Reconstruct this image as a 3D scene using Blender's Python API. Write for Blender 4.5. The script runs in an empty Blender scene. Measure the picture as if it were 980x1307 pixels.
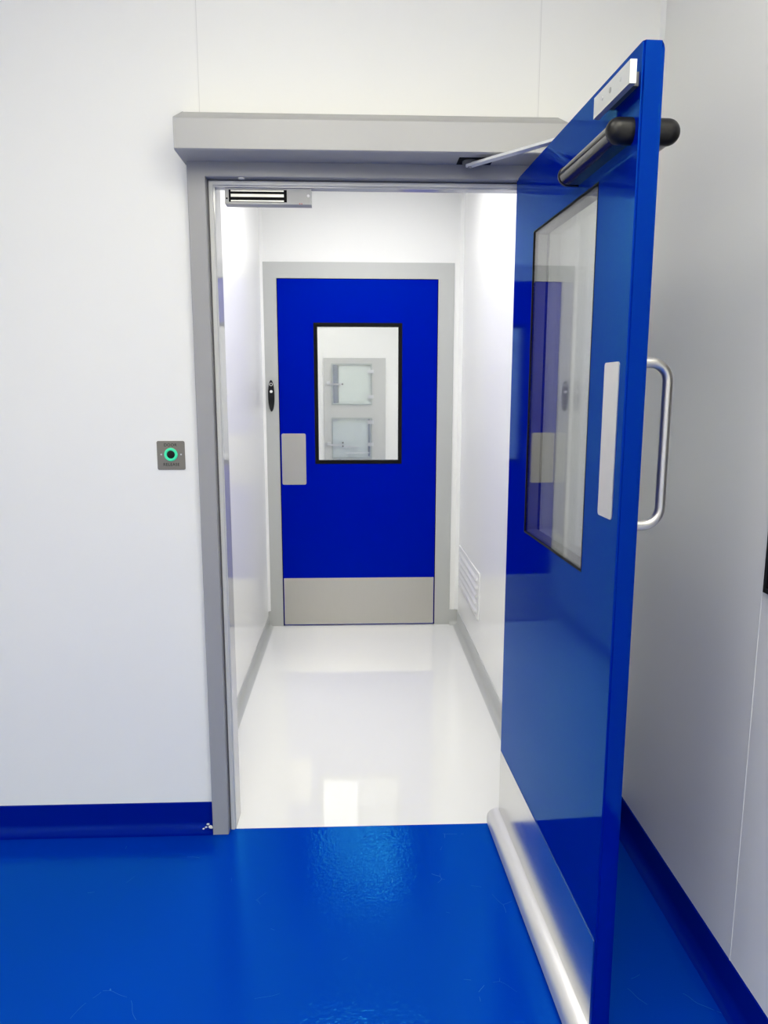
import bpy, bmesh, math, random
from mathutils import Matrix, Vector, Euler
random.seed(4)
S = bpy.context.scene
COL = S.collection
PI = math.pi

# ---------------------------------------------------------------- materials
def mat(name, color, rough=.5, metal=0., spec=.5, coat=0., coat_rough=.05, tint=None, emit=None, estr=0.):
    m = bpy.data.materials.new(name); m.use_nodes = True
    b = m.node_tree.nodes['Principled BSDF']
    b.inputs['Base Color'].default_value = (*color, 1)
    b.inputs['Roughness'].default_value = rough
    b.inputs['Metallic'].default_value = metal
    b.inputs['Specular IOR Level'].default_value = spec
    b.inputs['Coat Weight'].default_value = coat
    b.inputs['Coat Roughness'].default_value = coat_rough
    if tint: b.inputs['Specular Tint'].default_value = (*tint, 1)
    if emit:
        b.inputs['Emission Color'].default_value = (*emit, 1)
        b.inputs['Emission Strength'].default_value = estr
    return m

def nodes(m):
    nt = m.node_tree
    return nt, nt.nodes, nt.links, nt.nodes['Principled BSDF']

def add_bump(m, scale, strength, dist=.002, stretch=(1, 1, 1), detail=2):
    nt, N, L, b = nodes(m)
    tc = N.new('ShaderNodeTexCoord'); mp = N.new('ShaderNodeMapping')
    mp.inputs['Scale'].default_value = stretch
    nz = N.new('ShaderNodeTexNoise'); nz.inputs['Scale'].default_value = scale; nz.inputs['Detail'].default_value = detail
    bp = N.new('ShaderNodeBump'); bp.inputs['Strength'].default_value = strength; bp.inputs['Distance'].default_value = dist
    L.new(tc.outputs['Object'], mp.inputs['Vector']); L.new(mp.outputs['Vector'], nz.inputs['Vector'])
    L.new(nz.outputs['Fac'], bp.inputs['Height']); L.new(bp.outputs['Normal'], b.inputs['Normal'])
    return tc, nz, bp

def add_rough_noise(m, scale, lo, hi, stretch=(1, 1, 1)):
    nt, N, L, b = nodes(m)
    tc = N.new('ShaderNodeTexCoord'); mp = N.new('ShaderNodeMapping'); mp.inputs['Scale'].default_value = stretch
    nz = N.new('ShaderNodeTexNoise'); nz.inputs['Scale'].default_value = scale; nz.inputs['Detail'].default_value = 4
    mr = N.new('ShaderNodeMapRange'); mr.inputs['From Min'].default_value = .3; mr.inputs['From Max'].default_value = .7
    mr.inputs['To Min'].default_value = lo; mr.inputs['To Max'].default_value = hi
    L.new(tc.outputs['Object'], mp.inputs['Vector']); L.new(mp.outputs['Vector'], nz.inputs['Vector'])
    L.new(nz.outputs['Fac'], mr.inputs['Value']); L.new(mr.outputs['Result'], b.inputs['Roughness'])

M = {}
M['wall'] = mat('white_wall_panel', (.90, .90, .885), .45, spec=.25)
add_rough_noise(M['wall'], 2.5, .40, .50)
M['corridor_wall'] = mat('white_corridor_panel', (.90, .90, .885), .2, spec=.3)
M['corridor_end'] = mat('white_end_panel', (.88, .88, .865), .5, spec=.2)
M['bead'] = mat('white_joint_bead', (.88, .88, .87), .35)
M['joint_gap'] = mat('grey_joint_gap', (.74, .74, .73), .5)
M['ceiling'] = mat('ceiling_white', (.82, .82, .81), .6)
def paint(name, base, rough, t0, t1, f0=.04, bump=None, gain=1.):
    """gloss paint: coloured diffuse under a tinted Fresnel clear layer that whitens towards grazing"""
    m = bpy.data.materials.new(name); m.use_nodes = True
    nt = m.node_tree; N = nt.nodes; L = nt.links; N.clear()
    out = N.new('ShaderNodeOutputMaterial'); mix = N.new('ShaderNodeMixShader')
    df = N.new('ShaderNodeBsdfDiffuse'); df.inputs['Color'].default_value = (*base, 1)
    gl = N.new('ShaderNodeBsdfGlossy'); gl.inputs['Roughness'].default_value = rough
    g = N.new('ShaderNodeNewGeometry'); d = N.new('ShaderNodeVectorMath'); d.operation = 'DOT_PRODUCT'
    L.new(g.outputs['Normal'], d.inputs[0]); L.new(g.outputs['Incoming'], d.inputs[1])
    def mth(op, a, bv=None):
        n = N.new('ShaderNodeMath'); n.operation = op
        for i, q in enumerate((a, bv)):
            if q is None: continue
            if isinstance(q, float): n.inputs[i].default_value = q
            else: L.new(q, n.inputs[i])
        return n.outputs[0]
    p = mth('POWER', mth('SUBTRACT', 1., mth('ABSOLUTE', d.outputs['Value'])), 5.)
    L.new(mth('ADD', mth('MULTIPLY', p, gain * (1. - f0)), f0), mix.inputs['Fac'])
    mr = N.new('ShaderNodeMapRange'); mr.inputs['From Min'].default_value = .02; mr.inputs['From Max'].default_value = .40
    L.new(p, mr.inputs['Value'])
    tc = N.new('ShaderNodeMix'); tc.data_type = 'RGBA'; tc.inputs[6].default_value = (*t0, 1); tc.inputs[7].default_value = (*t1, 1)
    L.new(mr.outputs['Result'], tc.inputs['Factor']); L.new(tc.outputs[2], gl.inputs['Color'])
    L.new(df.outputs[0], mix.inputs[1]); L.new(gl.outputs[0], mix.inputs[2]); L.new(mix.outputs[0], out.inputs['Surface'])
    co_ = N.new('ShaderNodeTexCoord')
    if bump:
        nz = N.new('ShaderNodeTexNoise'); nz.inputs['Scale'].default_value = bump[0]; nz.inputs['Detail'].default_value = 3
        bp = N.new('ShaderNodeBump'); bp.inputs['Strength'].default_value = bump[1]; bp.inputs['Distance'].default_value = bump[2]
        L.new(co_.outputs['Object'], nz.inputs['Vector']); L.new(nz.outputs['Fac'], bp.inputs['Height'])
        L.new(bp.outputs['Normal'], gl.inputs['Normal'])
    return m, N, L, df, co_
FB = (.0, .033, .41)
M['blue_floor'], N, L, df, tc = paint('blue_epoxy_floor', FB, .055, (.05, .68, 1.), (.65, .9, 1.), .055, (85, .24, .004))
# a few fine pale scratches in the epoxy
vo = N.new('ShaderNodeTexVoronoi'); vo.feature = 'DISTANCE_TO_EDGE'; vo.inputs['Scale'].default_value = 5.5
wn = N.new('ShaderNodeTexNoise'); wn.inputs['Scale'].default_value = 3; wn.inputs['Detail'].default_value = 3
ad = N.new('ShaderNodeMix'); ad.data_type = 'VECTOR'; ad.inputs['Factor'].default_value = .12
L.new(tc.outputs['Object'], ad.inputs[4]); L.new(wn.outputs['Color'], ad.inputs[5]); L.new(tc.outputs['Object'], wn.inputs['Vector'])
L.new(ad.outputs[1], vo.inputs['Vector'])
lt = N.new('ShaderNodeMath'); lt.operation = 'LESS_THAN'; lt.inputs[1].default_value = .0022; L.new(vo.outputs['Distance'], lt.inputs[0])
n2 = N.new('ShaderNodeTexNoise'); n2.inputs['Scale'].default_value = 9; L.new(tc.outputs['Object'], n2.inputs['Vector'])
gt = N.new('ShaderNodeMath'); gt.operation = 'GREATER_THAN'; gt.inputs[1].default_value = .62; L.new(n2.outputs['Fac'], gt.inputs[0])
mu = N.new('ShaderNodeMath'); mu.operation = 'MULTIPLY'; L.new(lt.outputs[0], mu.inputs[0]); L.new(gt.outputs[0], mu.inputs[1])
m3 = N.new('ShaderNodeMath'); m3.operation = 'MULTIPLY'; m3.inputs[1].default_value = .3; L.new(mu.outputs[0], m3.inputs[0])
mx = N.new('ShaderNodeMix'); mx.data_type = 'RGBA'; mx.inputs[6].default_value = (*FB, 1); mx.inputs[7].default_value = (.10, .26, .62, 1)
L.new(m3.outputs[0], mx.inputs['Factor']); L.new(mx.outputs[2], df.inputs['Color'])
M['blue_skirting'] = paint('blue_epoxy_skirting', (.0, .008, .26), .16, (.15, .5, 1.), (.45, .7, 1.), .03, (60, .08, .003))[0]
M['blue_door'] = paint('blue_gloss_paint', (.0, .007, .27), .06, (.05, .6, 1.), (.48, .64, 1.), .04, (60, .012, .002), .75)[0]
M['blue_far_door'] = paint('blue_satin_paint', (.0, .0025, .36), .3, (.0, .3, 1.), (.4, .6, 1.), .02)[0]
M['white_floor'] = mat('white_epoxy_floor', (.84, .84, .83), .04, spec=.6)
add_bump(M['white_floor'], 9, .006, .004)
M['grey_cove'] = mat('pale_grey_cove', (.50, .51, .50), .3)
M['grey_steel'] = mat('grey_powder_coat', (.36, .36, .365), .28, spec=.5)
M['silver_alu'] = mat('silver_anodised', (.43, .43, .43), .42, metal=.12, spec=.4)
M['pale_frame'] = mat('pale_grey_frame', (.50, .51, .495), .35)
M['reveal'] = mat('polished_grey_reveal', (.55, .55, .555), .05, spec=.7)
M['light_strip'] = mat('pale_grey_stop', (.62, .62, .61), .3)
M['rubber'] = mat('black_rubber', (.004, .004, .005), .6, spec=.12)
M['seal_grey'] = mat('grey_rubber_seal', (.13, .13, .135), .5)
M['black_plastic'] = mat('black_plastic', (.006, .006, .007), .36, spec=.3)
M['black_gloss'] = mat('black_gloss_lens', (.02, .018, .016), .12, metal=.3, spec=.8)
def steel(name, col, lo, hi, stretch):
    m = mat(name, col, .3, metal=1.)
    add_rough_noise(m, 6, lo, hi, stretch)
    return m
M['brushed'] = steel('brushed_stainless', (.70, .70, .69), .19, .23, (1, 1, 8))
M['satin_plate'] = steel('satin_stainless_plate', (.74, .73, .70), .40, .52, (4, 4, 4))
M['far_steel'] = steel('worn_stainless', (.56, .54, .49), .30, .40, (14, 14, 3))
M['tube'] = steel('tube_stainless', (.78, .77, .75), .36, .42, (1, 1, 1))
M['drop_seal'] = mat('silver_satin_seal', (.72, .71, .70), .33, metal=.5)
M['zinc'] = mat('zinc_plate', (.70, .71, .71), .3, metal=.6)
M['screw'] = mat('screw_steel', (.45, .45, .45), .3, metal=1.)
M['white_arm'] = mat('silver_arm', (.80, .80, .79), .4, metal=.1)
M['green_led'] = mat('green_led_ring', (.05, .5, .3), .3, emit=(.03, .62, .30), estr=.6)
M['panel_light'] = mat('led_diffuser', (.9, .9, .9), .5, emit=(1., .965, .81), estr=11.8)
M['corridor_light'] = mat('led_diffuser_corridor', (.9, .9, .9), .5, emit=(1., .99, .965), estr=9.2)
M['white_plastic'] = mat('white_plastic', (.82, .82, .81), .35)
M['engrave'] = mat('engraved_dark_green', (.004, .010, .007), .6, spec=.2)
M['dark_slot'] = mat('dark_slot', (.02, .02, .02), .6)
M['tinted'] = mat('blue_grey_film', (.20, .23, .27), .3)
M['red_tape'] = mat('red_mark', (.5, .06, .04), .5)

def glass(name, tint=(1, 1, 1), f0=.04, dens=0.):
    m = bpy.data.materials.new(name); m.use_nodes = True
    nt = m.node_tree; N = nt.nodes; L = nt.links; N.clear()
    out = N.new('ShaderNodeOutputMaterial'); mix = N.new('ShaderNodeMixShader')
    tr = N.new('ShaderNodeBsdfTransparent'); tr.inputs['Color'].default_value = (*tint, 1)
    gl = N.new('ShaderNodeBsdfGlossy'); gl.inputs['Roughness'].default_value = .0
    g = N.new('ShaderNodeNewGeometry')
    d = N.new('ShaderNodeVectorMath'); d.operation = 'DOT_PRODUCT'
    L.new(g.outputs['Normal'], d.inputs[0]); L.new(g.outputs['Incoming'], d.inputs[1])
    def mth(op, a, bv):
        n = N.new('ShaderNodeMath'); n.operation = op
        if isinstance(a, float): n.inputs[0].default_value = a
        else: L.new(a, n.inputs[0])
        if bv is not None:
            if isinstance(bv, float): n.inputs[1].default_value = bv
            else: L.new(bv, n.inputs[1])
        return n.outputs[0]
    c = mth('ABSOLUTE', d.outputs['Value'], None)
    p = mth('POWER', mth('SUBTRACT', 1., c), 5.)
    fr = mth('ADD', mth('MULTIPLY', p, 1. - f0), f0)     # Fresnel reflectance of a glass surface
    L.new(fr, mix.inputs['Fac']); L.new(tr.outputs[0], mix.inputs[1]); L.new(gl.outputs[0], mix.inputs[2])
    L.new(mix.outputs[0], out.inputs['Surface'])
    return m
M['beyond_light'] = mat('led_diffuser_beyond', (.9, .9, .9), .5, emit=(1., .99, .965), estr=13.)  # emitter of the added fill lamp beyond the far door
M['hatch_light'] = mat('led_diffuser_hatch', (.9, .9, .9), .5, emit=(1., .99, .965), estr=2.2)
M['glass'] = glass('clear_glass', (.985, .995, .99), .14)

# ---------------------------------------------------------------- mesh helpers
def obj(name, bm, m=None, parent=None, loc=None, smooth=False, bevel=0., seg=2):
    if bevel:
        es = [e for e in bm.edges if len(e.link_faces) == 2 and e.calc_face_angle(0) > .6]
        bmesh.ops.bevel(bm, geom=es, offset=bevel, segments=seg, affect='EDGES', clamp_overlap=True)
    bmesh.ops.recalc_face_normals(bm, faces=bm.faces)
    me = bpy.data.meshes.new(name); bm.to_mesh(me); bm.free()
    if smooth or bevel:
        for p in me.polygons: p.use_smooth = True
        try: me.set_sharp_from_angle(angle=math.radians(35))
        except Exception: pass
    o = bpy.data.objects.new(name, me); COL.objects.link(o)
    if m: me.materials.append(M[m] if isinstance(m, str) else m)
    if parent: o.parent = parent
    if loc: o.location = loc
    return o

def box(bm, a, b):
    x0, y0, z0 = [min(p, q) for p, q in zip(a, b)]; x1, y1, z1 = [max(p, q) for p, q in zip(a, b)]
    v = [bm.verts.new(p) for p in ((x0, y0, z0), (x1, y0, z0), (x1, y1, z0), (x0, y1, z0), (x0, y0, z1), (x1, y0, z1), (x1, y1, z1), (x0, y1, z1))]
    for f in ((3, 2, 1, 0), (4, 5, 6, 7), (0, 1, 5, 4), (1, 2, 6, 5), (2, 3, 7, 6), (3, 0, 4, 7)):
        bm.faces.new([v[i] for i in f])
    return v

def B(*boxes):
    bm = bmesh.new()
    for a, b in boxes: box(bm, a, b)
    return bm

def extrude_poly(bm, pts, vec):
    """closed prism: polygon of 3-D points swept along vec"""
    vec = Vector(vec)
    a = [bm.verts.new(p) for p in pts]; c = [bm.verts.new(Vector(p) + vec) for p in pts]
    n = len(pts)
    bm.faces.new(a); bm.faces.new(c[::-1])
    for i in range(n): bm.faces.new((a[i], a[(i + 1) % n], c[(i + 1) % n], c[i]))

def frame_ring(bm, ox0, ox1, oz0, oz1, ix0, ix1, iz0, iz1, y0, y1):
    """rectangular ring in x,z between y0 and y1 (one closed mesh)"""
    def ring(x0, x1, z0, z1, y): return [bm.verts.new((x, y, z)) for x, z in ((x0, z0), (x1, z0), (x1, z1), (x0, z1))]
    A, Bb = ring(ox0, ox1, oz0, oz1, y0), ring(ix0, ix1, iz0, iz1, y0)
    Cc, D = ring(ox0, ox1, oz0, oz1, y1), ring(ix0, ix1, iz0, iz1, y1)
    for i in range(4):
        j = (i + 1) % 4
        bm.faces.new((A[i], A[j], Bb[j], Bb[i])); bm.faces.new((Cc[j], Cc[i], D[i], D[j]))
        bm.faces.new((A[j], A[i], Cc[i], Cc[j])); bm.faces.new((Bb[i], Bb[j], D[j], D[i]))

def rrect(x0, x1, z0, z1, r, n=5):
    pts = []
    for cx, cz, a0 in ((x1 - r, z1 - r, 0), (x0 + r, z1 - r, 90), (x0 + r, z0 + r, 180), (x1 - r, z0 + r, 270)):
        for k in range(n + 1):
            a = math.radians(a0 + 90 * k / n); pts.append((cx + r * math.cos(a), cz + r * math.sin(a)))
    return pts

def plate(bm, x0, x1, z0, z1, r, y0, y1, n=5):
    extrude_poly(bm, [(x, y0, z) for x, z in rrect(x0, x1, z0, z1, r, n)], (0, y1 - y0, 0))

def tube(bm, path, r, n=14, caps=True):
    path = [Vector(p) for p in path]; rings = []; up = None
    for i, p in enumerate(path):
        t = (path[min(i + 1, len(path) - 1)] - path[max(i - 1, 0)]).normalized()
        if up is None: up = t.orthogonal().normalized()
        up = (up - t * up.dot(t)).normalized(); s = t.cross(up)
        rr = r[i] if isinstance(r, (list, tuple)) else r
        rings.append([bm.verts.new(p + (up * math.cos(2 * PI * k / n) + s * math.sin(2 * PI * k / n)) * rr) for k in range(n)])
    for a, c in zip(rings, rings[1:]):
        for k in range(n): bm.faces.new((a[k], a[(k + 1) % n], c[(k + 1) % n], c[k]))
    if caps: bm.faces.new(rings[0][::-1]); bm.faces.new(rings[-1])

def tag(o, label, cat, group=None, kind=None):
    if label: o['label'] = label
    if cat: o['category'] = cat
    if group: o['group'] = group
    if kind: o['kind'] = kind
    return o
def empty(name, loc, rz=0.):
    o = bpy.data.objects.new(name, None); o.location = loc; o.rotation_euler = (0, 0, rz); o.empty_display_size = .05
    COL.objects.link(o); return o
def struct(name, bm, m, label, cat, parent=None, **k):
    o = obj(name, bm, m, parent, **k); o['kind'] = 'structure'
    if not parent: tag(o, label, cat)
    return o
def text_mesh(name, body, size, m, parent, loc, rot, depth=.0004):
    cu = bpy.data.curves.new(name, 'FONT'); cu.body = body; cu.size = size; cu.align_x = 'CENTER'; cu.align_y = 'CENTER'
    cu.extrude = depth; cu.space_character = 1.08
    t = bpy.data.objects.new(name + '_src', cu); COL.objects.link(t)
    bpy.context.view_layer.update()
    me = bpy.data.meshes.new_from_object(t.evaluated_get(bpy.context.evaluated_depsgraph_get()))
    bpy.data.objects.remove(t); bpy.data.curves.remove(cu)
    o = bpy.data.objects.new(name, me); COL.objects.link(o); me.materials.clear(); me.materials.append(M[m])
    o.parent = parent; o.location = loc; o.rotation_euler = rot
    return o

# ---------------------------------------------------------------- camera
f = 939.1; pitch = .1628; yaw = .0387; roll = .0011
cy, sy, cp, sp = math.cos(yaw), math.sin(yaw), math.cos(pitch), math.sin(pitch)
Fv = Vector((sy * cp, cy * cp, -sp)); Rv = Vector((cy, -sy, 0)); Uv = Rv.cross(Fv)
Rv, Uv = Rv * math.cos(roll) + Uv * math.sin(roll), Uv * math.cos(roll) - Rv * math.sin(roll)
cam = bpy.data.cameras.new('camera'); co = bpy.data.objects.new('camera', cam); COL.objects.link(co)
co.matrix_world = Matrix(((Rv.x, Uv.x, -Fv.x, 0), (Rv.y, Uv.y, -Fv.y, -2.3234), (Rv.z, Uv.z, -Fv.z, 1.476), (0, 0, 0, 1)))
cam.sensor_fit = 'VERTICAL'; cam.sensor_height = 36; cam.lens = f / 1307 * 36; cam.clip_start = .02
S.camera = co

# ---------------------------------------------------------------- main room shell
WR, WL, WB, H = .909, -2.3, -5.2, 3.0          # right, left, back walls, ceiling
XL, XR, ZT = -.413, .512, 2.072                # clear opening of the near door frame
CL, CR, YB, HC = -.5562, .6465, 2.2083, 2.66   # corridor
T = .08
YP = 5.2                                       # far wall of the room beyond the second door

struct('floor', B(((WL, WB, -.05), (WR, 0, 0))), 'blue_floor', 'glossy blue epoxy floor of the near room', 'floor')
struct('floor_corridor', B(((CL - .05, 0, -.05), (CR + .05, YB + .05, 0))), 'white_floor', 'glossy white floor between the two blue doors', 'floor')
h0, h1, hz = XL - .045, XR + .045, ZT + .045
wf = struct('wall_front', B(((WL, 0, 0), (h0, T, H)), ((h1, 0, 0), (WR, T, H)), ((h0, 0, hz), (h1, T, H))), 'wall', 'white panel wall around the open doorway', 'wall')
for x in (-.4521, .5424):
    struct('panel_joint', B(((x + .0022, -.0005, 2.27 if x > -.46 else .1), (x + .0042, .001, H))), 'joint_gap', None, None, wf)
    struct('panel_joint', B(((x - .0022, -.0009, 2.27 if x > -.46 else .1), (x + .0022, .001, H))), 'bead', None, None, wf)
wr = struct('wall_right', B(((WR, WB, 0), (WR + .08, .08, H))), 'wall', 'white panel wall at the right behind the open door', 'wall')
struct('panel_joint', B(((WR - .0009, -.7587, .1), (WR + .001, -.7543, H))), 'bead', None, None, wr)
bm = bmesh.new(); extrude_poly(bm, [(WR, 0, .1), (WR - .012, 0, .1), (WR - .009, -.003, .1), (WR - .003, -.009, .1), (WR, -.012, .1)], (0, 0, H - .1))
struct('corner_cove', bm, 'bead', None, None, wr)
struct('wall_left', B(((WL - .08, WB, 0), (WL, 0, H))), 'wall', 'white wall at the left of the near room', 'wall')
struct('wall_back', B(((WL - .08, WB - .08, 0), (WR + .08, WB, H))), 'wall', 'white wall behind the viewer', 'wall')
struct('ceiling', B(((WL - .08, WB - .08, H), (WR + .08, .08, H + .05))), 'ceiling', 'white ceiling of the near room', 'ceiling')

def cove_profile(h, r, t):
    """(distance out of wall, height): flat upstand then a concave curve into the floor"""
    p = [(0, h), (t * .4, h), (t, h - t * .6), (t, r)]
    for k in range(1, 9):
        a = PI / 2 * k / 8; p.append((t + r - r * math.cos(a), r - r * math.sin(a)))
    p += [(t + r, -.001), (0, -.001)]
    return p
def skirt_x(name, x0, x1, y, sgn, h, r, m, label, t=.004):
    bm = bmesh.new(); extrude_poly(bm, [(x0, y + sgn * d, z) for d, z in cove_profile(h, r, t)], (x1 - x0, 0, 0))
    return struct(name, bm, m, label, 'baseboard', smooth=True)
def skirt_y(name, y0, y1, x, sgn, h, r, m, label, t=.004):
    bm = bmesh.new(); extrude_poly(bm, [(x + sgn * d, y0, z) for d, z in cove_profile(h, r, t)], (0, y1 - y0, 0))
    return struct(name, bm, m, label, 'baseboard', smooth=True)
FO = .0735
skirt_x('baseboard_left', WL, XL - FO, 0, -1, .102, .032, 'blue_skirting', 'blue coved baseboard below the exit button wall')
skirt_x('baseboard_front', XR + FO, WR, 0, -1, .102, .032, 'blue_skirting', 'short blue coved baseboard behind the open door')
skirt_y('baseboard_right', WB, 0, WR, -1, .102, .032, 'blue_skirting', 'blue coved baseboard along the right wall')

# ---------------------------------------------------------------- near door frame (left jamb, head, right jamb in one mitred profile)
def frame_sweep(bm, prof):
    """prof: closed list of (o = outward from opening, y). swept round left jamb, head, right jamb"""
    rings = []
    for k in range(4):
        ring = []
        for o, y in prof:
            x = XL - o if k < 2 else XR + o
            z = 0. if k in (0, 3) else ZT + o
            ring.append(bm.verts.new((x, y, z)))
        rings.append(ring)
    n = len(prof)
    for a, c in zip(rings, rings[1:]):
        for i in range(n): bm.faces.new((a[i], a[(i + 1) % n], c[(i + 1) % n], c[i]))
    bm.faces.new(rings[0]); bm.faces.new(rings[-1][::-1])
bm = bmesh.new()
frame_sweep(bm, [(.023, -.032), (.0715, -.032), (FO, -.030), (FO, 0), (.045, 0), (.045, .06), (.021, .06), (.021, -.030)])
fr = struct('trim_1', bm, 'grey_steel', 'grey steel door frame round the open doorway', 'door frame')
bm = bmesh.new(); frame_sweep(bm, [(.0055, -.004), (.0165, -.004), (.0165, .03), (.0055, .03)])
struct('door_stop', bm, 'light_strip', None, None, fr)
bm = bmesh.new(); frame_sweep(bm, [(.0165, .0), (.021, .0), (.021, .03), (.0165, .03)])
struct('seal', bm, 'seal_grey', None, None, fr)  # dark strip standing in for the shadow gap beside the stop
bm = bmesh.new(); frame_sweep(bm, [(.0, .0), (.0055, .0), (.0055, .035), (.0, .035)])
for x, sx in ((XL, -1), (XR, 1)): box(bm, (x, .035, 0), (x + sx * .045, .095, ZT + .02))
struct('reveal_lining', bm, 'reveal', None, None, fr)

# ---------------------------------------------------------------- corridor shell
wc = struct('wall_corridor_left', B(((CL - .06, T, 0), (CL, YB, HC))), 'corridor_wall', 'glossy white left wall of the passage', 'wall')
wcr = struct('wall_corridor_right', B(((CR, T, 0), (CR + .06, YB, HC))), 'corridor_wall', 'glossy white right wall of the passage', 'wall')
fx0, fx1, fzt = -.5584, .5939, 2.2263
dx0, dx1, dzt = -.4593, .4951, 2.1297
struct('wall_corridor_end', B(((CL - .06, YB, 0), (fx0 + .03, YB + .08, HC)), ((fx1 - .03, YB, 0), (CR + .06, YB + .08, HC)), ((fx0 + .03, YB, fzt - .03), (fx1 - .03, YB + .08, HC))), 'corridor_end', 'white wall around the closed blue door', 'wall')
struct('ceiling_corridor', B(((CL - .06, T, HC), (CR + .06, YB, HC + .05))), 'ceiling', 'white ceiling of the passage', 'ceiling')
skirt_y('baseboard_corridor_right', T, YB, CR, -1, .10, .028, 'grey_cove', 'pale grey coved baseboard right of the white floor')
skirt_y('baseboard_corridor_left', T, YB, CL, 1, .07, .028, 'grey_cove', 'pale grey coved baseboard left of the white floor')
skirt_x('baseboard_corridor_end', fx1, CR, YB, -1, .10, .028, 'grey_cove', 'short grey baseboard piece beside the far door frame')
bm = bmesh.new()
for sx, x in ((1, CL), (-1, CR)):
    extrude_poly(bm, [(x, YB, .1), (x + sx * .02, YB, .1), (x + sx * .016, YB - .005, .1), (x + sx * .005, YB - .016, .1), (x, YB - .02, .1)], (0, 0, HC - .1))
struct('trim_2', bm, 'bead', 'white corner coves at the far end of the passage', 'corner trim')

# far door frame: flat pale grey, almost flush
bm = bmesh.new(); Y0 = YB - .006
P = [(fx0, 0), (dx0 - .004, 0), (dx0 - .004, dzt + .004), (dx1 + .004, dzt + .004), (dx1 + .004, 0), (fx1, 0), (fx1, fzt), (fx0, fzt)]
a = [bm.verts.new((x, Y0, z)) for x, z in P]; c = [bm.verts.new((x, YB + .05, z)) for x, z in P]
for q in ((0, 1, 2, 7), (2, 3, 6, 7), (3, 4, 5, 6)):
    bm.faces.new([a[i] for i in q]); bm.faces.new([c[i] for i in q][::-1])
for i in range(8): bm.faces.new((a[i], a[(i + 1) % 8], c[(i + 1) % 8], c[i]))
struct('trim_3', bm, 'pale_frame', 'pale grey flat frame round the closed far door', 'door frame')
struct('trim_4', B(((dx0 - .0038, YB + .002, .0), (dx0 + .0002, YB + .05, dzt + .0038)), ((dx1 - .0002, YB + .002, 0), (dx1 + .0038, YB + .05, dzt + .0038)), ((dx0 + .0002, YB + .002, dzt + .0005), (dx1 - .0002, YB + .05, dzt + .0038))), 'rubber', 'dark seal in the gap round the closed far door', 'door seal')  # black strip put in as the shadow line of the door gap

# ---------------------------------------------------------------- far blue door (closed)
d2 = tag(empty('door_2', (0, YB, 0)), 'closed blue door at the far end of the white passage', 'door', kind='structure')
bm = bmesh.new(); frame_ring(bm, dx0 + .001, dx1 - .001, .006, dzt, -.248, .284, 1.034, 1.879, -.005, .035)
obj('leaf', bm, 'blue_far_door', d2, bevel=.0015, seg=1)
bm = bmesh.new(); frame_ring(bm, -.248, .284, 1.034, 1.879, -.226, .262, 1.056, 1.857, -.007, .037)
obj('window_gasket', bm, 'rubber', d2, bevel=.002, seg=1)
obj('window_pane', B(((-.226, 0, 1.056), (.262, .004, 1.857))), 'glass', d2)
bm = bmesh.new(); plate(bm, -.451, -.304, .906, 1.220, .010, -.0075, -.005)
obj('push_plate', bm, 'far_steel', d2)
bm = bmesh.new(); plate(bm, -.4545, .4905, .010, .312, .003, -.0068, -.005)
obj('kick_plate', bm, 'far_steel', d2)

# oval access reader on the frame left of the far door
rd = tag(empty('access_reader', (-.506, YB - .006, 1.447)), 'slim black oval reader on the grey frame left of far door', 'access reader')
bm = bmesh.new()
ell = [(.019 * math.cos(2 * PI * k / 32), .094 * math.sin(2 * PI * k / 32)) for k in range(32)]
extrude_poly(bm, [(x, 0, z) for x, z in ell], (0, -.012, 0)); obj('body', bm, 'black_plastic', rd, bevel=.003)
bm = bmesh.new()
R0, R1 = .0095, .0068
ra = [[bm.verts.new((r * math.cos(2 * PI * k / 24), y, .068 + r * math.sin(2 * PI * k / 24))) for k in range(24)] for r, y in ((R0, -.0115), (R0, -.0132), (R1, -.0132), (R1, -.0115))]
for A_, B_ in zip(ra, ra[1:]):
    for k in range(24): bm.faces.new((A_[k], A_[(k + 1) % 24], B_[(k + 1) % 24], B_[k]))
obj('ring', bm, 'white_plastic', rd)
bm = bmesh.new(); tube(bm, [(0, -.011, .026), (0, -.0135, .026)], .0088, 20); obj('sensor_dot', bm, 'white_plastic', rd)

# ---------------------------------------------------------------- vent low on the right passage wall
vt = tag(empty('vent_grille', (CR, 1.77, .405)), 'white louvred vent low on the right passage wall', 'vent')
VY, VZ = .37, .127
bm = bmesh.new()                      # plate with five slots: six horizontal bars and two uprights
sl = [-.088 + k * .044 for k in range(5)]
box(bm, (-.006, -VY, -VZ), (0, -VY + .05, VZ)); box(bm, (-.006, VY - .05, -VZ), (0, VY, VZ))
edges = [-VZ] + [q for s_ in sl for q in (s_ - .011, s_ + .011)] + [VZ]
for k in range(0, len(edges), 2): box(bm, (-.006, -VY + .05, edges[k]), (0, VY - .05, edges[k + 1]))
obj('plate', bm, 'white_plastic', vt)
obj('dark_back', B(((-.0022, -VY + .05, -VZ + .02), (-.0012, VY - .05, VZ - .02))), 'dark_slot', vt)
for s_ in sl:
    bm = bmesh.new()
    extrude_poly(bm, [(-.0024, -VY + .05, s_ - .011), (-.016, -VY + .05, s_ - .009), (-.015, -VY + .05, s_ - .003), (-.0024, -VY + .05, s_ + .011)], (0, 2 * VY - .104, 0))
    obj('louvre', bm, 'white_plastic', vt)

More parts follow.
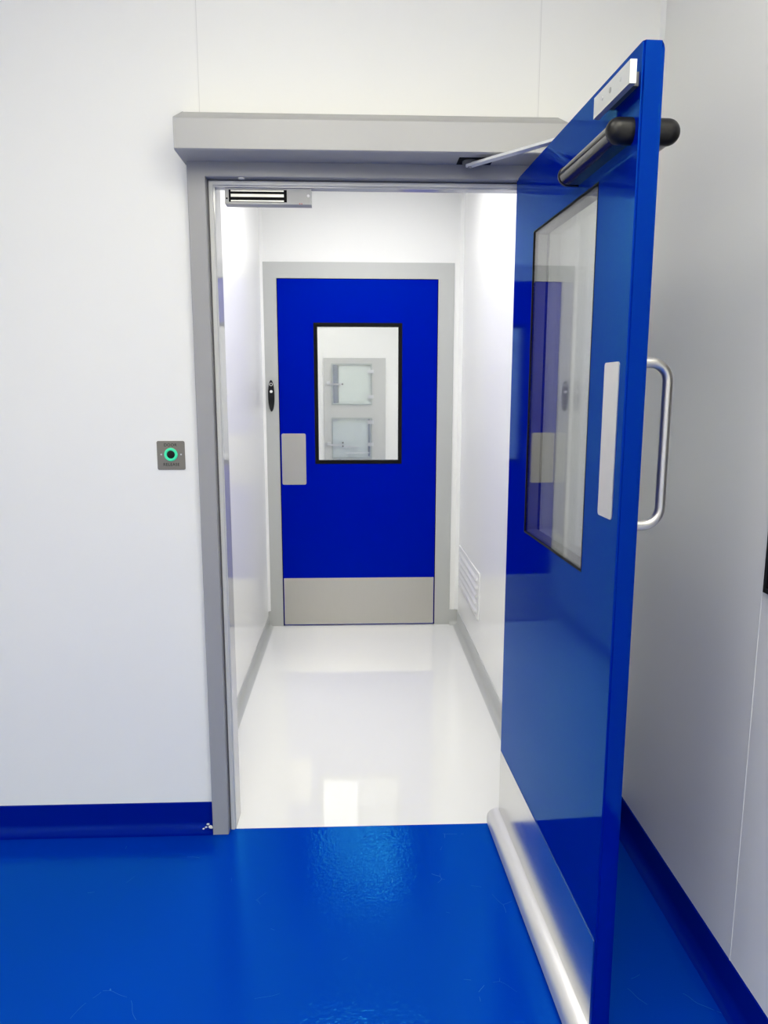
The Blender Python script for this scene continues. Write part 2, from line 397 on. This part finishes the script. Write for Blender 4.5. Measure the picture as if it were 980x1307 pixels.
# ---------------------------------------------------------------- room beyond the far door
struct('floor_beyond', B(((-1.4, YB + .05, -.05), (1.2, YP, 0))), 'white_floor', 'white floor of the room beyond the far door', 'floor')
struct('wall_beyond_end', B(((-1.4, YP, 0), (1.2, YP + .08, HC))), 'corridor_end', 'white wall with the pass-through hatch seen through far door window', 'wall')
struct('wall_beyond_left', B(((-1.48, YB + .08, 0), (-1.4, YP, HC))), 'corridor_wall', 'left wall beyond the far door', 'wall')
wbr = struct('wall_beyond_right', B(((1.2, YB + .08, 0), (1.28, YP, HC))), 'corridor_wall', 'right wall beyond the far door', 'wall')
struct('wall_beyond_near', B(((-1.48, YB + .081, 0), (dx0 - .02, YB + .12, HC)), ((dx1 + .02, YB + .081, 0), (1.28, YB + .12, HC)), ((dx0 - .02, YB + .081, dzt + .02), (dx1 + .02, YB + .12, HC))), 'corridor_wall', 'back of the wall around the far door', 'wall')
struct('ceiling_beyond', B(((-1.48, YB + .08, HC), (1.28, YP + .08, HC + .05))), 'ceiling', 'white ceiling beyond the far door', 'ceiling')

ph = tag(empty('pass_through_hatch', (0, YP, 0)), 'grey pass-through hatch with two glass doors seen through far window', 'hatch')
bm = bmesh.new()
# face sheet with two door holes
xs = [-.314, -.236, .165, .305]
zs = [.62, .80, 1.2077, 1.3401, 1.7438, 1.8024]
for i in range(3):
    for j in range(5):
        if i == 1 and j in (1, 3): continue
        box(bm, (xs[i], -.02, zs[j]), (xs[i + 1], 0, zs[j + 1]))
bmesh.ops.remove_doubles(bm, verts=bm.verts, dist=1e-5)
obj('frame', bm, 'pale_frame', ph)
obj('chamber', B(((-.236, -.006, .80), (.165, -.003, 1.2077)), ((-.236, -.006, 1.3401), (.165, -.003, 1.7438))), 'white_plastic', ph)
M['hatch_edge'] = mat('green_grey_glass_edge', (.30, .35, .34), .35)
M['hatch_glass'] = glass('hatch_glass', (.96, .99, .98), .08)
for z0, z1, up in ((1.3401, 1.7438, True), (.80, 1.2077, False)):
    bm = bmesh.new(); frame_ring(bm, -.240, .168, z0 - .004, z1 + .004, -.228, .157, z0 + .009, z1 - .009, -.034, -.0205)
    hd = obj('hatch_door', bm, 'hatch_edge', ph, bevel=.002, seg=1)
    obj('pane', B(((-.228, -.030, z0 + .009), (.157, -.026, z1 - .009))), 'hatch_glass', hd)
    if up: obj('edge_strip', B(((-.2187, -.022, z0 + .02), (-.168, -.0205, z1 - .01))), 'tinted', hd)
    else: obj('edge_strip', B(((.128, -.022, z0 + .02), (.145, -.0205, z1 - .01))), 'tinted', hd)
    zl = 1.545 if up else .940
    bm = bmesh.new(); box(bm, (-.285, -.05, zl - .004), (-.252, -.0205, zl + .028)); box(bm, (-.256, -.046, zl - .010), (-.13, -.037, zl + .006))
    obj('latch', bm, 'zinc', hd, bevel=.003, seg=1)
    for kz in ((zl,) if up else (zl - .015, zl + .02)):
        bm = bmesh.new(); tube(bm, [(-.128, -.0345, kz), (-.128, -.056, kz)], .0085, 14); obj('knob', bm, 'black_plastic', hd)
    for hz_ in ((1.67, 1.42) if up else (1.167, .943)):
        obj('hinge', B(((.125, -.044, hz_ - .017), (.185, -.0345, hz_ + .017))), 'zinc', hd, bevel=.003, seg=1)
    if not up:
        obj('shelf', B(((-.13, -.04, .912), (.02, -.0305, .925))), 'zinc', hd)
        obj('shelf', B(((-.10, -.0355, .852), (.14, -.0305, .862))), 'zinc', hd)

# ---------------------------------------------------------------- open blue door (hinged right, swung into the near room)
A = Vector((.485, -.02, 0)); ang = math.atan2(-.99922306, .03941172)
d1 = tag(empty('door_1', A, ang), 'open blue door with tall window swung into the near room', 'door', kind='structure')
# local x = along the leaf from the hinge, y = 0 on the visible face, +y towards the right wall
LW, LT, LZ0, LZ1 = .886, .044, .012, 2.098
wx0, wx1, wz0, wz1 = .199, .690, 1.069, 1.910
bm = bmesh.new(); frame_ring(bm, -.003, LW, LZ0, LZ1, wx0, wx1, wz0, wz1, 0, LT)
es = [e for e in bm.edges if all(abs(v.co.x - LW) < 1e-5 for v in e.verts) and abs(e.verts[0].co.z - e.verts[1].co.z) > 1]
bmesh.ops.bevel(bm, geom=[e for e in es if e.verts[0].co.y < .01], offset=.004, segments=3, affect='EDGES')
es = [e for e in bm.edges if all(abs(v.co.x - LW) < 1e-5 and abs(v.co.y - LT) < 1e-5 for v in e.verts)]
bmesh.ops.bevel(bm, geom=es, offset=.010, segments=5, affect='EDGES')
obj('leaf', bm, 'blue_door', d1, smooth=True)
bm = bmesh.new(); frame_ring(bm, wx0, wx1, wz0, wz1, wx0 + .0035, wx1 - .0035, wz0 + .0035, wz1 - .0035, -.0006, LT + .0006)
obj('window_gasket', bm, 'rubber', d1)
for y in (.002, .038):
    obj('window_pane', B(((wx0 + .0035, y, wz0 + .0035), (wx1 - .0035, y + .004, wz1 - .0035))), 'glass', d1)
bm = bmesh.new(); frame_ring(bm, wx0 + .0035, wx1 - .0035, wz0 + .0035, wz1 - .0035, wx0 + .010, wx1 - .010, wz0 + .010, wz1 - .010, .008, .036)
obj('spacer', bm, 'seal_grey', d1)
# kick plate and rounded drop seal along the foot
bm = bmesh.new(); plate(bm, -.001, .876, .014, .281, .002, -.0016, 0, 2); obj('kick_plate', bm, 'brushed', d1)
bm = bmesh.new()
pr = [(0, .008), (-.034, .008), (-.038, .012), (-.038, .034)]
for k in range(1, 9):
    a_ = PI / 2 * k / 8; pr.append((-.038 * math.cos(a_), .034 + .030 * math.sin(a_)))
pr.append((0, .064))
extrude_poly(bm, [(-.012, y - .0017, z) for y, z in pr], (LW + .004, 0, 0)); obj('bottom_seal', bm, 'drop_seal', d1, smooth=True)
# push plate
bm = bmesh.new(); plate(bm, .777, .853, 1.218, 1.534, .007, -.0018, 0); obj('push_plate', bm, 'satin_plate', d1)
# lock armature with spacer block and two screws
bm = B(((.724, -.030, 2.018), (.904, -.018, 2.058))); ar = obj('armature_plate', bm, 'zinc', d1, bevel=.001, seg=1)
obj('mounting_block', B(((.755, -.018, 2.026), (.872, 0, 2.05))), 'seal_grey', ar)
for s_, r_ in ((.811, .0052), (.860, .0035), (.770, .0035)):
    bm = bmesh.new(); tube(bm, [(s_, -.0295, 2.041), (s_, -.0308, 2.041)], r_, 16); obj('screw', bm, 'screw' if r_ > .004 else 'zinc', ar)
# presence-sensor bars, one on each face
for sgn, y0 in ((-1, 0.), (1, LT)):
    yc = y0 + sgn * .025; zc = 1.956; r = .0215; xa, xb = .556, .848
    bm = bmesh.new(); prof = []
    for k in range(0, 25):
        a_ = PI * (k / 24) - PI / 2
        prof.append((yc + sgn * r * .96 * math.cos(a_), zc + r * .96 * math.sin(a_)))
    prof = [(y0, prof[0][1])] + prof + [(y0, prof[-1][1])]
    extrude_poly(bm, [(xa, y, z) for y, z in prof], (xb - xa, 0, 0)); sb = obj('sensor_bar', bm, 'black_gloss', d1, smooth=True)
    for xe, dr_ in ((xa, -1), (xb, 1)):
        bm = bmesh.new(); rings = []
        steps = [(-.006, 1.0), (-.004, 1.09), (.002, 1.12)] + [(.002 + .018 * math.sin(PI / 2 * k / 7), math.cos(PI / 2 * k / 7) * 1.09 + .03) for k in range(1, 8)] if dr_ > 0 else [(-.004, 1.03), (.003, 1.03), (.005, .98)]
        for dx, sc in steps:
            pts = []
            for k in range(25):
                a_ = PI * (k / 24) - PI / 2
                pts.append((yc + sgn * r * sc * math.cos(a_), zc + r * sc * math.sin(a_)))
            pts = [(y0, zc - r * sc)] + pts + [(y0, zc + r * sc)]
            rings.append([bm.verts.new((xe + dr_ * dx, y, z)) for y, z in pts])
        for p_, q_ in zip(rings, rings[1:]):
            for k in range(len(p_)): bm.faces.new((p_[k], p_[(k + 1) % len(p_)], q_[(k + 1) % len(p_)], q_[k]))
        bm.faces.new(rings[0]); bm.faces.new(rings[-1][::-1])
        obj('end_cap', bm, 'black_plastic', sb, smooth=True)
# D-shaped pull handle on the far face
hx, hy, z0, z1, rr = .795, LT + .082, 1.196, 1.534, .038
path = [(hx, LT, z1)]
path += [(hx, hy - rr + rr * math.sin(PI / 2 * k / 8), z1 - rr + rr * math.cos(PI / 2 * k / 8)) for k in range(9)]
path += [(hx, hy - rr + rr * math.cos(PI / 2 * k / 8), z0 + rr - rr * math.sin(PI / 2 * k / 8)) for k in range(9)]
path += [(hx, LT, z0)]
bm = bmesh.new(); tube(bm, path, .011, 18); obj('pull_handle', bm, 'tube', d1, smooth=True)
obj('slide_rail', B(((.16, LT, 2.062), (.55, LT + .02, 2.092))), 'silver_alu', d1, bevel=.002, seg=1)

# ---------------------------------------------------------------- door operator above the doorway
op = tag(empty('door_operator', (0, 0, 2.134)), 'long grey automatic door operator box above the open doorway', 'door operator')
ox0, ox1 = -.4925, .60
bm = bmesh.new()
extrude_poly(bm, [(ox0, y, z) for y, z in ((-.001, 0), (-.136, 0), (-.14, .003), (-.14, .080), (-.137, .0835), (-.02, .137), (-.001, .137))], (ox1 - ox0, 0, 0))
obj('housing', bm, 'silver_alu', op, smooth=True)
bm = bmesh.new(); extrude_poly(bm, [(ox0 - .003, y, z) for y, z in ((-.001, -.001), (-.137, -.001), (-.141, .003), (-.141, .0805), (-.137, .0845), (-.02, .138), (-.001, .138))], (.003, 0, 0))
obj('end_cap', bm, 'silver_alu', op)
bm = bmesh.new(); tube(bm, [(.335, -.068, .001), (.335, -.068, -.008), (.335, -.068, -.010)], [.022, .022, .019], 24); obj('pivot', bm, 'seal_grey', op, smooth=True)
obj('pivot_recess', B(((.30, -.10, -.0015), (.40, -.036, .001))), 'rubber', op)
p0 = Vector((.335, -.068, -.016)); p1 = Vector((.562, -.335, -.016)); dd = (p1 - p0).normalized(); nn_ = Vector((-dd.y, dd.x, 0))
bm = bmesh.new()
pts = []
for k in range(9): a_ = PI / 2 + PI * k / 8; pts.append(p0 + dd * .012 * math.cos(a_) + nn_ * .012 * math.sin(a_))
for k in range(9): a_ = -PI / 2 + PI * k / 8; pts.append(p1 + dd * .011 * math.cos(a_) + nn_ * .011 * math.sin(a_))
extrude_poly(bm, pts, (0, 0, .007)); am = obj('arm', bm, 'white_arm', op)
bm = bmesh.new(); tube(bm, [p0 + Vector((0, 0, -.003)), p0 + Vector((0, 0, .010))], .006, 14); obj('bolt', bm, 'screw', am)
bm = bmesh.new(); tube(bm, [p1 + Vector((0, 0, .001)), p1 + Vector((0, 0, -.027))], .006, 14); obj('guide_pin', bm, 'screw', am)

# small status dot under the frame head
tg = bmesh.new(); tube(tg, [(-.330, -.022, ZT + .0208), (-.330, -.022, ZT + .017)], .009, 16)
obj('cover_plug', tg, 'white_plastic', fr)

# ---------------------------------------------------------------- magnetic lock under the head of the frame
ml = tag(empty('magnetic_lock', (-.257, .006, ZT)), 'silver magnetic lock hanging under the top left of door frame', 'lock')
bm = bmesh.new(); box(bm, (-.128, .0, -.0455), (.128, .04, 0)); obj('body', bm, 'zinc_dull' if 'zinc_dull' in M else 'silver_alu', ml, bevel=.0012, seg=1)
obj('core', B(((-.116, -.0006, -.040), (.056, .004, -.005))), 'rubber', ml)
for z0, z1 in ((-.0103, -.0066), (-.0255, -.0175), (-.0385, -.0348)):
    obj('pole_strip', B(((-.110, -.0016, z0), (.047, .002, z1))), 'satin_plate', ml)
for x, z, r, mm in ((-.122, -.030, .0026, 'rubber'), (.120, -.021, .0042, 'white_plastic'), (.094, -.0435, .0016, 'red_tape'), (.100, -.0435, .0016, 'red_tape')):
    bm = bmesh.new(); tube(bm, [(x, .001, z), (x, -.0012, z)], r, 14); obj('screw' if r > .002 else 'status_light', bm, mm, ml)

# ---------------------------------------------------------------- exit button
eb = tag(empty('exit_button', (-.576, 0, 1.277)), 'square steel exit button with green ring left of the doorway', 'button')
bm = bmesh.new(); plate(bm, -.043, .043, -.045, .045, .005, 0, -.0025)
M['button_plate'] = mat('bronze_grey_steel', (.25, .23, .20), .42, metal=.5)
obj('face_plate', bm, 'button_plate', eb)
bm = bmesh.new(); n = 40; ro, ri, yc = .0205, .0125, -.0025
rings = []
for r, y in ((ro, -.0025), (ro, -.006), (ro - .003, -.0085), (ri + .002, -.0085), (ri, -.006), (ri, -.0026)):
    rings.append([bm.verts.new((r * math.cos(2 * PI * k / n), y, .003 + r * math.sin(2 * PI * k / n))) for k in range(n)])
for p_, q_ in zip(rings, rings[1:]):
    for k in range(n): bm.faces.new((p_[k], p_[(k + 1) % n], q_[(k + 1) % n], q_[k]))
obj('light_ring', bm, 'green_led', eb, smooth=True)
bm = bmesh.new(); tube(bm, [(0, -.002, .003), (0, -.0045, .003), (0, -.005, .003)], [.0125, .0125, .010], 32); obj('sensor_lens', bm, 'black_plastic', eb, smooth=True)
for x in (-.030, .031):
    bm = bmesh.new(); tube(bm, [(x, -.0024, .003), (x, -.0034, .003)], .0026, 12); obj('screw', bm, 'zinc', eb)
text_mesh('lettering', 'DOOR', .0128, 'engrave', eb, (-.001, -.0027, .0325), (PI / 2, 0, 0))
text_mesh('lettering', 'RELEASE', .0128, 'engrave', eb, (.0, -.0027, -.0285), (PI / 2, 0, 0))

# ---------------------------------------------------------------- black panel cut off by the right picture edge
bp_ = tag(empty('black_wall_panel', (WR, -1.062, 1.5)), 'black panel on the right wall, cut off by the picture edge', 'wall panel')
obj('face', B(((-.010, -.27, -.45), (-.0075, .27, .45))), 'black_gloss', bp_)
bm = bmesh.new()
for a_, b_ in (((-.012, -.281, -.461), (0, .281, -.45)), ((-.012, -.281, .45), (0, .281, .461)), ((-.012, -.281, -.45), (0, -.27, .45)), ((-.012, .27, -.45), (0, .281, .45))): box(bm, a_, b_)
obj('edge_frame', bm, 'black_plastic', bp_)

# sealant crumbs at the foot of the left jamb
bm = bmesh.new()
for dx, dy, r in ((0, 0, .006), (-.008, .004, .004), (.004, -.007, .005), (-.013, -.004, .003), (-.020, -.013, .0025)):
    mt = Matrix.Translation((-.497 + dx, -.020 + dy, .024 - r * .3 + (.006 if dy > 0 else 0))) @ Matrix.Diagonal((1.3, 1, .7, 1))
    bmesh.ops.create_icosphere(bm, subdivisions=2, radius=r, matrix=mt)
for v in bm.verts: v.co += Vector((random.uniform(-1, 1), random.uniform(-1, 1), random.uniform(-1, 1))) * .001
tag(obj('sealant_residue', bm, 'white_plastic'), 'white sealant crumbs at the foot of the left door jamb', 'residue')

# ---------------------------------------------------------------- ceiling lamps
def lamp(x, y, z, w, l, m, label):
    t = tag(empty('ceiling_light', (x, y, z)), label, 'ceiling light', 'flush ceiling lights')
    bm = bmesh.new()
    for a_, b_ in (((-w / 2 - .02, -l / 2 - .02, -.012), (w / 2 + .02, -l / 2, 0)), ((-w / 2 - .02, l / 2, -.012), (w / 2 + .02, l / 2 + .02, 0)), ((-w / 2 - .02, -l / 2, -.012), (-w / 2, l / 2, 0)), ((w / 2, -l / 2, -.012), (w / 2 + .02, l / 2, 0))): box(bm, a_, b_)
    obj('frame', bm, 'white_plastic', t)
    obj('diffuser', B(((-w / 2, -l / 2, -.008), (w / 2, l / 2, -.004))), m, t)
lamp(-.35, -1.40, H, .6, .6, 'panel_light', 'small square ceiling light of the near room, nearest the doorway')
lamp(-.35, -2.90, H, .6, 1.2, 'panel_light', 'flush ceiling light of the near room, over the viewer')  # unseen lamp, put here to light the wall behind the open door
lamp(-.90, -4.3, H, .6, 1.2, 'panel_light', 'flush ceiling light of the near room, behind the viewer')  # unseen lamp, added at the back as fill for the right wall
lamp(.55, -2.15, H, .6, 1.2, 'panel_light', 'flush ceiling light of the near room, beside the right wall')  # unseen lamp, added to brighten the right wall in the door's shade
lamp(.045, .95, HC, .7, 1.0, 'corridor_light', 'flush ceiling light of the white passage')
lamp(-.25, 4.4, HC, .5, 1.2, 'hatch_light', 'flush ceiling light of the room beyond, over the hatch')
lamp(.55, 3.4, HC, .6, 1.2, 'beyond_light', 'flush ceiling light of the room beyond, to the right')  # unseen lamp, added to brighten the room behind the far window

# ---------------------------------------------------------------- world and colour management
w = bpy.data.worlds.new('world'); S.world = w; w.use_nodes = True
w.node_tree.nodes['Background'].inputs['Color'].default_value = (.8, .82, .85, 1)
w.node_tree.nodes['Background'].inputs['Strength'].default_value = .3
S.view_settings.view_transform = 'Standard'; S.view_settings.look = 'None'
S.view_settings.exposure = 0.; S.view_settings.gamma = 1.; S.view_settings.use_curve_mapping = False
